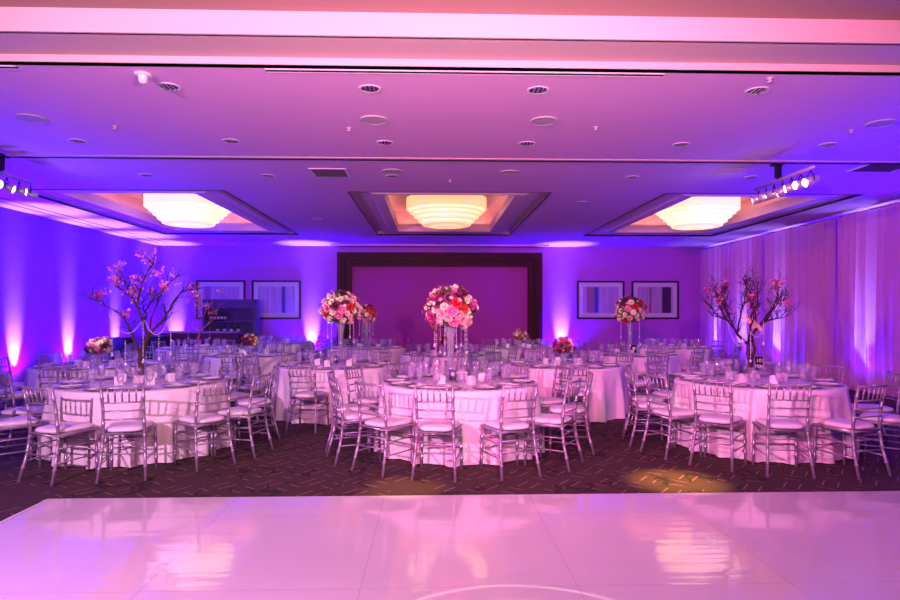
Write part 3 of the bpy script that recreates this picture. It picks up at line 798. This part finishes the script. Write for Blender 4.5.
lf = MB()
lf.add([(-.25, 0, 0), (0, .1, .12), (.25, 0, 0), (0, .5, .25), (-.32, .5, .12), (.32, .5, .12), (0, 1.1, .1)], [(0, 1, 3, 4), (1, 2, 5, 3), (4, 3, 6), (3, 5, 6)], True)
leafm = lf.mesh('leaf', M['leaf'])
bl = MB()
for i in range(5):
    a = 2 * PI * i / 5; c_, s_ = math.cos(a), math.sin(a)
    bl.add([(0, 0, 0), (.5 * c_ - .35 * s_, .5 * s_ + .35 * c_, .25), (c_, s_, .3), (.5 * c_ + .35 * s_, .5 * s_ - .35 * c_, .25)], [(0, 1, 2, 3)], True)
bl.ball((0, 0, .08), .18, 5, 4)
sp_ = MB(); rr_ = random.Random(3)
for i in range(5): sp_.merge(bl, Matrix.Translation((rr_.gauss(0, 1.3), rr_.gauss(0, 1.3), rr_.gauss(0, .9))) @ Matrix.Rotation(rr_.random() * 2, 4, 'X') @ Matrix.Rotation(rr_.random() * 2, 4, 'Y'))
spm_ = {c: sp_.mesh('blossom_spray', M[c]) for c in ('pink', 'blush', 'magenta', 'cream', 'plum')}
blm = {c: bl.mesh('blossom', M[c]) for c in ('pink', 'blush', 'magenta', 'cream')}
def strand_mesh(L, n):
    m = MB(); m.tube([(0, 0, 0), (0, 0, -L)], .0012, 4)
    for i in range(n): m.ball((0, 0, -L * (i + .5) / n), .008 if i % 2 else .0055, 6, 4)
    m.ball((0, 0, -L - .012), .016, 8, 5, (1, 1, 1.2)); return m.mesh('crystal_strand', M['crystal'])
st_m = [strand_mesh(.34, 13), strand_mesh(.26, 10), strand_mesh(.46, 18), strand_mesh(.6, 22)]

def flowers(parent, c, r, n, fs, pal, zmin=-.75, sq=1.0, seed=0, leaves=10):
    r_ = random.Random(seed); k_ = 0; i = 0; N = int(n / ((1 - zmin) / 2))
    for i in range(N):
        z = 1 - 2 * (i + .5) / N
        if z < zmin: break
        a = i * 2.39996 + seed; q = math.sqrt(1 - z * z); d = Vector((q * math.cos(a), q * math.sin(a), z))
        rr = r * (.88 + .20 * r_.random())
        p = Vector(c) + Vector((d.x * rr, d.y * rr, d.z * rr * sq)); s = fs * (.75 + .5 * r_.random())
        o = obj('flower', rose_m[r_.choice(pal)], parent, p)
        o.rotation_euler = (d + Vector((r_.random() - .5, r_.random() - .5, r_.random() - .5)) * .5).to_track_quat('Z', 'Y').to_euler(); o.scale = (s, s, s)
    for i in range(leaves):
        a = r_.random() * 6.28; z = r_.random() * 1.5 - .7; q = math.sqrt(max(0, 1 - z * z)); d = Vector((q * math.cos(a), q * math.sin(a), z))
        o = obj('leaf', leafm, parent, Vector(c) + Vector((d.x, d.y, d.z * sq)) * r * .98); s = fs * (1 + .6 * r_.random())
        o.rotation_euler = (d + Vector((0, 0, .3))).to_track_quat('Y', 'Z').to_euler(); o.scale = (s, s, s)
    for i in range(n // 3):
        a = r_.random() * 6.28; z = r_.random() * 1.5 - .5; q = math.sqrt(max(0, 1 - z * z)); d = Vector((q * math.cos(a), q * math.sin(a), z))
        o = obj('flower_bud', blm[r_.choice(('pink', 'blush', 'cream', 'magenta'))], parent, Vector(c) + Vector((d.x, d.y, d.z * sq)) * r * (1.12 + .12 * r_.random())); s = fs * .45
        o.rotation_euler = d.to_track_quat('Z', 'Y').to_euler(); o.scale = (s, s, s)
    core = MB(); core.ball(c, r * .9, 14, 9, (1, 1, sq)); core.build('foliage_core', M['leaf'], parent)
    core_o = core

def tall_bouquet(x, y, h, r, lab, seed, pal, nf=60, fs=.062, strands=8):
    d = thing('tall_bouquet', (x, y, TZ + .0008), lab, 'flower arrangement', 'tall bouquets on glass vases')
    m = MB(); m.lathe([(.001, .001), (.075, .001), (.075, .012), (.04, .03), (.038, .2), (.045, h * .6), (.075, h - r * .7)], 20); m.build('glass_vase', M['vase'], d)
    m = MB()
    for i in range(6):
        a = i * 1.05; m.tube([(.02 * math.cos(a), .02 * math.sin(a), .05), (.035 * math.cos(a + .6), .035 * math.sin(a + .6), h - r * .7)], .004, 4)
    m.build('stems', M['leaf'], d)
    flowers(d, (0, 0, h), r, nf, fs, pal, -.8, .92, seed, 14)
    r_ = random.Random(seed)
    for i in range(strands):
        a = 2 * PI * (i + .2) / strands; o = obj('crystal_strand', st_m[i % 3], d, (r * .72 * math.cos(a), r * .72 * math.sin(a), h - r * .62))
    return d
def posy(x, y, r, lab, seed, pal, nf=26, fs=.05):
    d = thing('low_bouquet', (x, y, TZ + .0008), lab, 'flower arrangement', 'low bouquets in small vases')
    m = MB(); m.lathe([(.001, .001), (.05, .001), (.052, .01), (.04, .05), (.05, .15), (.06, .18)], 18); m.build('glass_vase', M['vase'], d)
    m = MB()
    for i in range(6):
        a = i * 1.05; m.tube([(.02 * math.cos(a), .02 * math.sin(a), .01), (.03 * math.cos(a), .03 * math.sin(a), .15)], .004, 4)
    m.build('stems', M['leaf'], d)
    flowers(d, (0, 0, .16 + r * .75), r, nf, fs, pal, -.6, .8, seed, 8)
PAL = ['cream', 'blush', 'pink', 'red', 'plum', 'magenta', 'blush', 'cream', 'cream', 'cream']
tb = tall_bouquet(T2[0] - .10, T2[1], .86, .27, 'large round pink, cream and red bouquet on tall glass vase, closest table', 3, PAL, 66, .065, 9)
# dark trailing sprig of the large bouquet
m = MB(); r_ = random.Random(2)
pts = [(-.24, -.05, .95), (-.27, -.08, .80), (-.22, -.10, .66), (-.15, -.10, .56), (-.13, -.08, .42)]
m.tube(pts, .012, 5)
for i in range(60):
    k_ = r_.random() * 3.99; a = Vector(pts[int(k_)]).lerp(Vector(pts[int(k_) + 1]), k_ % 1); m.ball(a + Vector((r_.gauss(0, .018), r_.gauss(0, .018), r_.gauss(0, .018))), .012, 5, 3)
m.build('trailing_amaranth', M['plum'], tb)
tall_bouquet(-1.50 + .07, 9.45, .88, .28, 'round pink and cream bouquet on tall vase before the portal post', 5, ['cream', 'blush', 'pink', 'blush', 'cream', 'red', 'plum'], 60, .066, 8)
tall_bouquet(3.95, 11.85, .86, .28, 'round bouquet on tall vase in front of the striped pictures', 8, ['cream', 'red', 'blush', 'plum', 'cream', 'pink'], 50, .07, 6)
tall_bouquet(-1.55, 14.2, .80, .22, 'smaller red-centred bouquet on tall vase, just behind another bouquet', 11, ['red', 'pink', 'blush', 'cream', 'plum'], 36, .065, 6)
posy(-5.15, 9.45, .18, 'low pink and plum bouquet in a small vase near the blue wall', 4, ['pink', 'plum', 'blush', 'magenta', 'cream', 'pink'], 34, .046)
posy(2.08, 9.45, .165, 'low red and plum bouquet in a small vase, curtain side of centre', 6, ['red', 'plum', 'cream', 'magenta', 'plum', 'pink'], 30, .046)
posy(-3.55, 11.85, .16, 'low cream and red bouquet on the table before the bar', 7, ['cream', 'red', 'cream', 'plum'], 26, .05)
posy(2.10, 14.2, .17, 'low yellow-white and red bouquet on a back table', 9, ['cream', 'cream', 'red', 'pink'], 24, .052)
posy(.30, 11.85, .14, 'low dark bouquet hidden behind the large centre bouquet', 10, ['plum', 'red', 'blush'], 20, .045)

# ------------------------------------------------------------------ trees
def tree(name, x, y, lab, limbs, seed, bark, nbl, pal, tw=3, twl=.30, up=.5, strands=(), dens=1.0, sx_=1.0):
    r_ = random.Random(seed); d = thing(name, (x, y, TZ + .0008), lab, 'tree', 'branch centrepieces')
    m = MB(); ends = []
    def twig(p, dr, L, r, lev):
        pts = [p]; q = p; dd = dr.normalized()
        for i in range(3):
            dd = (dd + Vector((r_.gauss(0, .28), r_.gauss(0, .28), r_.gauss(0, .2) + .12 * up))).normalized()
            q = q + dd * L / 3; pts.append(q)
            if lev > 0 and r_.random() < .85:
                twig(q, (dd + Vector((r_.gauss(0, .7), r_.gauss(0, .7), r_.gauss(.15, .45)))), L * .62, r * .6, lev - 1)
        m.tube(pts, [r, r * .8, r * .6, r * .35], 4 if r < .006 else 5, cap=False); ends.extend(pts[1:])
    for pts, ra, rb in limbs:
        P = [Vector(p) for p in pts]; n = len(P)
        # smooth the limb
        Q = []
        for i in range(n - 1):
            for s in range(4):
                t = s / 4; p0, p1, p2, p3 = P[max(i - 1, 0)], P[i], P[i + 1], P[min(i + 2, n - 1)]
                Q.append(.5 * ((2 * p1) + (p2 - p0) * t + (2 * p0 - 5 * p1 + 4 * p2 - p3) * t * t + (3 * p1 - p0 - 3 * p2 + p3) * t ** 3) + Vector((r_.gauss(0, .006), r_.gauss(0, .006), 0)) * (i > 0))
        Q.append(P[-1]); N = len(Q)
        for i in range(N): Q[i].x *= sx_
        m.tube(Q, [ra + (rb - ra) * i / (N - 1) for i in range(N)], 7)
        for i in range(N):
            f = i / (N - 1)
            if rb < .012 and f > .35 and r_.random() < dens:
                dr = (Q[min(i + 1, N - 1)] - Q[max(i - 1, 0)]).normalized()
                twig(Q[i], dr + Vector((r_.gauss(0, .8), r_.gauss(0, .8), r_.gauss(up, .4))), twl * (.6 + .6 * r_.random()), .006, tw - 1)
    m.build('branches', M[bark], d)
    MB().box(-.06, .06, -.06, .06, .001, .085).build('planter', M['pot'], d)
    for i in range(nbl):
        if i % 5 == 0: hub = r_.choice(ends)
        p = hub + Vector((r_.gauss(0, .035), r_.gauss(0, .035), r_.gauss(0, .035))); s = .013 + .008 * r_.random()
        o = obj('blossom_spray', spm_[r_.choice(pal)], d, p + Vector((r_.gauss(0, .01), r_.gauss(0, .01), .005))); o.scale = (s, s, s); o.rotation_euler = (r_.gauss(0, .9) + 1.0, r_.gauss(0, .6), r_.random() * 6)
    for (sx, sy, sz, k_) in strands: obj('crystal_strand', st_m[k_], d, (sx, sy, sz))
    return d, ends
def cv(pts, ox, oy, sc, dep):
    n = len(pts); return [((px - ox) / sc, dep[0] + (dep[1] - dep[0]) * i / max(1, n - 1), (oy - py) / sc) for i, (px, py) in enumerate(pts)]
a = lambda pts, y0=0, y1=0: cv(pts, 240, 580, 362, (y0, y1))
L1 = [(a([(240, 571), (238, 520), (242, 465), (262, 400), (268, 370)]), .036, .024),
      (a([(242, 470), (225, 420), (212, 380), (205, 340), (185, 300)], 0, -.15), .020, .009),
      (a([(185, 300), (150, 275), (100, 250), (60, 232)], -.15, -.2), .009, .004),
      (a([(266, 385), (300, 350), (350, 290), (395, 215), (435, 190), (470, 185)], 0, .12), .022, .005),
      (a([(266, 375), (245, 310), (232, 255), (248, 180), (280, 120), (310, 78)], 0, -.08), .020, .004),
      (a([(255, 340), (225, 285), (190, 235), (150, 200), (100, 180)], 0, .2), .016, .004),
      (a([(280, 360), (275, 300), (300, 220), (325, 160), (365, 122)], 0, .3), .014, .004),
      (a([(205, 260), (170, 210), (150, 165), (130, 145)], .1, .1), .009, .004),
      (a([(310, 335), (345, 335), (380, 310), (395, 290)], 0, -.25), .009, .004),
      (a([(262, 350), (280, 290), (330, 240), (380, 215)], -.02, -.35), .012, .004),
      (a([(250, 350), (240, 300), (200, 260), (215, 190)], 0, .38), .012, .004)]
tr1, e1 = tree('blossom_tree', T1[0] - .02, T1[1], 'large brown branch tree with pink blossoms and hanging crystal strands', L1, 5, 'bark', 98, ['pink', 'magenta', 'pink', 'blush'], 2, .15, .6,
     [(-.28, -.1, .80, 2), (.08, -.12, .72, 2), (.34, 0, .80, 2), (-.08, -.2, .5, 1), (.25, -.1, .55, 1)], .95, .92)
a = lambda pts, y0=0, y1=0: cv(pts, 287, 520, 390, (y0, y1))
L3 = [(a([(285, 511), (288, 480), (300, 430), (288, 385), (292, 350)]), .036, .026),
      (a([(300, 425), (322, 380), (318, 335), (306, 300)], 0, .03), .020, .012),
      (a([(292, 350), (250, 325), (205, 275), (160, 235), (80, 215)], 0, -.05), .022, .004),
      (a([(210, 278), (195, 220), (175, 160), (150, 105)], -.02, .2), .012, .004),
      (a([(225, 300), (230, 230), (250, 160), (262, 62)], -.02, -.1), .013, .004),
      (a([(235, 310), (215, 240), (215, 150), (210, 95)], 0, .35), .012, .004),
      (a([(300, 340), (318, 290), (370, 245), (420, 232), (455, 228)], 0, -.06), .020, .004),
      (a([(322, 290), (335, 220), (325, 150), (305, 85)], 0, .1), .013, .004),
      (a([(340, 270), (375, 210), (405, 150), (395, 110)], 0, -.2), .013, .004),
      (a([(370, 245), (410, 205), (450, 175), (490, 170)], -.03, .1), .011, .004),
      (a([(305, 330), (330, 260), (370, 170), (360, 100)], 0, .4), .013, .004),
      (a([(290, 345), (270, 270), (275, 190), (250, 120)], 0, -.35), .013, .004),
      (a([(180, 250), (140, 190), (130, 150)], -.03, 0), .009, .004),
      (a([(120, 225), (95, 190), (75, 170)], -.05, 0), .006, .004)]
tr3, e3 = tree('bare_branch_tree', T3[0] - .10, T3[1], 'dark umbrella shaped branch tree with few blossoms before the drape', L3, 9, 'barkdark', 60, ['magenta', 'plum', 'magenta', 'pink'], 4, .13, 1.0,
     [(-.12, -.1, .75, 1), (-.05, -.15, .60, 0), (.12, -.12, .72, 1)], 1.0, .88)
# orchid cluster in the fork
r_ = random.Random(4)
for i in range(26):
    t = i / 25; o = obj('blossom', blm[r_.choice(('cream', 'blush'))], tr3, (-.08 + .16 * t + r_.gauss(0, .015), -.07 + r_.gauss(0, .02), .78 - .16 * t + r_.gauss(0, .015))); s = .03; o.scale = (s, s, s); o.rotation_euler = (1.3 + r_.gauss(0, .4), r_.gauss(0, .4), r_.gauss(0, .5))
# draped bead garlands in the trees
def garland(parent, p, q, sag, name='bead_garland'):
    m = MB(); P = []
    for i in range(25):
        t = i / 24; v = Vector(p).lerp(Vector(q), t); v.z -= sag * 4 * t * (1 - t); P.append(v)
    m.tube(P, .0022, 4)
    for v in P: m.ball(v, .006, 5, 3)
    m.build(name, M['crystal'], parent)
garland(tr3, (-.30, -.1, .70), (-.04, -.1, .60), .22); garland(tr3, (-.04, -.1, .62), (.16, -.1, .68), .12)
garland(tr1, (-.30, -.12, .78), (.06, -.12, .70), .16); garland(tr1, (.10, -.12, .72), (.36, -.05, .80), .20)
a = lambda pts, y0=0, y1=0: cv(pts, 110, 450, 252, (y0, y1))
L5 = [(a([(112, 444), (108, 400), (116, 340)]), .035, .024), (a([(116, 345), (80, 300), (60, 240), (75, 190)], 0, -.1), .016, .005), (a([(116, 340), (160, 310), (200, 270), (215, 210)], 0, .1), .016, .005),
      (a([(116, 345), (115, 280), (120, 200), (120, 155)]), .018, .005), (a([(116, 340), (95, 270), (100, 220), (60, 150)], 0, .2), .013, .004), (a([(116, 340), (140, 270), (170, 220), (205, 170)], 0, -.2), .013, .004)]
tr10, e10 = tree('small_blossom_tree', -5.45, 14.2, 'small red-lit branch tree with pink blossoms standing before the bar', L5, 12, 'barklit', 70, ['pink', 'blush', 'magenta'], 2, .18, .5, [(-.2, -.1, .5, 1), (.25, 0, .5, 1)], .6)
garland(tr10, (-.18, -.1, .62), (.30, -.1, .66), .22)

# table number cards
def card(x, y, z, w, h_, lab, txt):
    d = thing('table_number_card', (x, y, z), lab, 'sign')
    MB().box(-w / 2, w / 2, -.002, .002, 0, h_).build('card', M['frame'], d)
    MB().lathe([(.0015, -.03), (.0015, 0)], 4).build('hook', M['silver'], d)
    if txt:
        zz = h_ * .55
        for t_, s_, z_ in ((txt[0], h_ * .42, h_ * .56), (txt[1], h_ * .36, h_ * .14)):
            cu = bpy.data.curves.new('lettering', 'FONT'); cu.body = t_; cu.size = s_; cu.align_x = 'CENTER'; cu.extrude = .0006; cu.materials.append(M['num'])
            t0 = bpy.data.objects.new('tmp', cu); COL.objects.link(t0)
            me = bpy.data.meshes.new_from_object(t0.evaluated_get(bpy.context.evaluated_depsgraph_get())); bpy.data.objects.remove(t0)
            o = obj('lettering', me, d); o.location = (0, -.0028, z_); o.rotation_euler = (PI / 2, 0, 0)
    else:
        MB().lathe([(.001, 0), (w * .3, 0)], 16).xf(Matrix.Translation((0, -.003, h_ * .55)) @ Matrix.Rotation(PI / 2, 4, 'X')).build('printed_oval', M['num'], d)
card(T3[0] - .02, T3[1] - .09, TZ + .14, .085, .155, 'black table number card reading 10 hung on the bare tree trunk', ('10', 'TEN'))
card(T2[0] - .08, T2[1] - .11, TZ + .0305, .075, .13, 'black table number card at the foot of the large bouquet vase', None)
card(-1.50 + .0, 9.45 - .13, TZ + .0305, .08, .13, 'black table number card at the vase before the portal post', None)
card(3.98, 11.85 - .13, TZ + .0305, .11, .16, 'black table number card at the vase before the striped pictures', None)

# ------------------------------------------------------------------ room lights
# unseen fill lights added in the dance-floor bay, above and behind the camera
light('POINT', 'bay_fill', (.8, 3.0, 3.5), 34, (1, .60, .34), .12)
light('POINT', 'bay_fill', (.3, .8, 3.0), 30, (1, .42, .50), .15)
light('POINT', 'bay_fill', (.3, -2.5, 2.8), 75, (.9, .2, .62), .15)
light('SPOT', 'magenta_fill', (-1.5, -1.5, 3.4), 3000, (.9, .0, .42), .15, (5.5, 17, 1.6), 60, 1)  # added wash that tints the back wall and drapes magenta
# unseen spot added to brighten the low ceiling
light('SPOT', 'ceiling_fill', (.4, 1.2, 2.3), 1050, (1, .50, .60), .12, (.4, 6.0, 3.66), 125, 1)
# two lit downlights pool amber light on the carpet
for x_, y_ in ((-.25, 5.36), (2.28, 5.50)):
    light('SPOT', 'downlight_beam', (x_, y_, H - .03), 2600 if x_ > 0 else 900, (1, .52, .10), .03, (x_, y_ + .02, 0), 17 if x_ > 0 else 15, 1)
# flash on a stand beside the camera, throwing the chair shadows on the cloths
light('SPOT', 'flash_and_fill', (-3.7, -.2, 2.75), 1900, (.95, .42, .82), .045, (.6, 8.5, .9), 92, .7)
light('SPOT', 'flash_and_fill', (3.9, -.6, 2.9), 240, (.9, .25, .75), .05, (0.5, 8.5, 1.0), 96, .8)  # weak magenta fill added on the opposite side, unseen
# monogram projector: two thin rings of light on the dance floor
gb = light('SPOT', 'ring_projector', (.42, 2.5, 3.85), 260, (1, .85, .8), .01, (.42, 2.5, 0), 40, .1)
gb.data.use_nodes = True; g = type('X', (), {})(); nt = gb.data.node_tree
gg = G.__new__(G); gg.nt = nt
em = next(n for n in nt.nodes if n.type == 'EMISSION'); tc = nt.nodes.new('ShaderNodeTexCoord'); sx = nt.nodes.new('ShaderNodeSeparateXYZ'); nt.links.new(tc.outputs['Normal'], sx.inputs[0])
rr = gg.math('DIVIDE', gg.math('SQRT', gg.math('ADD', gg.math('MULTIPLY', sx.outputs[0], sx.outputs[0]), gg.math('MULTIPLY', sx.outputs[1], sx.outputs[1]))), gg.math('ABSOLUTE', sx.outputs[2]))
k1 = gg.math('LESS_THAN', gg.math('ABSOLUTE', gg.math('SUBTRACT', rr, .228)), .0035); k2 = gg.math('LESS_THAN', gg.math('ABSOLUTE', gg.math('SUBTRACT', rr, .186)), .002)
nt.links.new(gg.math('ADD', k1, gg.math('MULTIPLY', k2, .6)), em.inputs['Strength'])
# more uplights along the side walls, nearer than the picture's edge
for x_, ys_ in ((XL + .22, (10.2, 7.9)), (XD + .25, (9.0, 6.6))):
    for y_ in ys_:
        light('SPOT', 'uplight_wash', (x_, y_, .22), 900, BLUE, .05, (x_ * .99, y_, 2.6), 140, .6)
        light('SPOT', 'uplight_beam', (x_, y_, .2), 400, (.25, .06, 1), .04, (x_ * .985, y_, H), 32, 1)

w = bpy.data.worlds.new('world'); SC.world = w; w.use_nodes = True
w.node_tree.nodes['Background'].inputs[0].default_value = (.25, .05, .6, 1); w.node_tree.nodes['Background'].inputs[1].default_value = .02
vs_ = SC.view_settings; vs_.view_transform = 'Standard'; vs_.look = 'None'; vs_.exposure = 0; vs_.gamma = 1; vs_.use_curve_mapping = False
cy = SC.cycles
cy.max_bounces = 8; cy.diffuse_bounces = 2; cy.glossy_bounces = 3; cy.transmission_bounces = 4; cy.transparent_max_bounces = 16
cy.use_denoising = True; cy.sample_clamp_indirect = 4; cy.caustics_reflective = False; cy.caustics_refractive = False
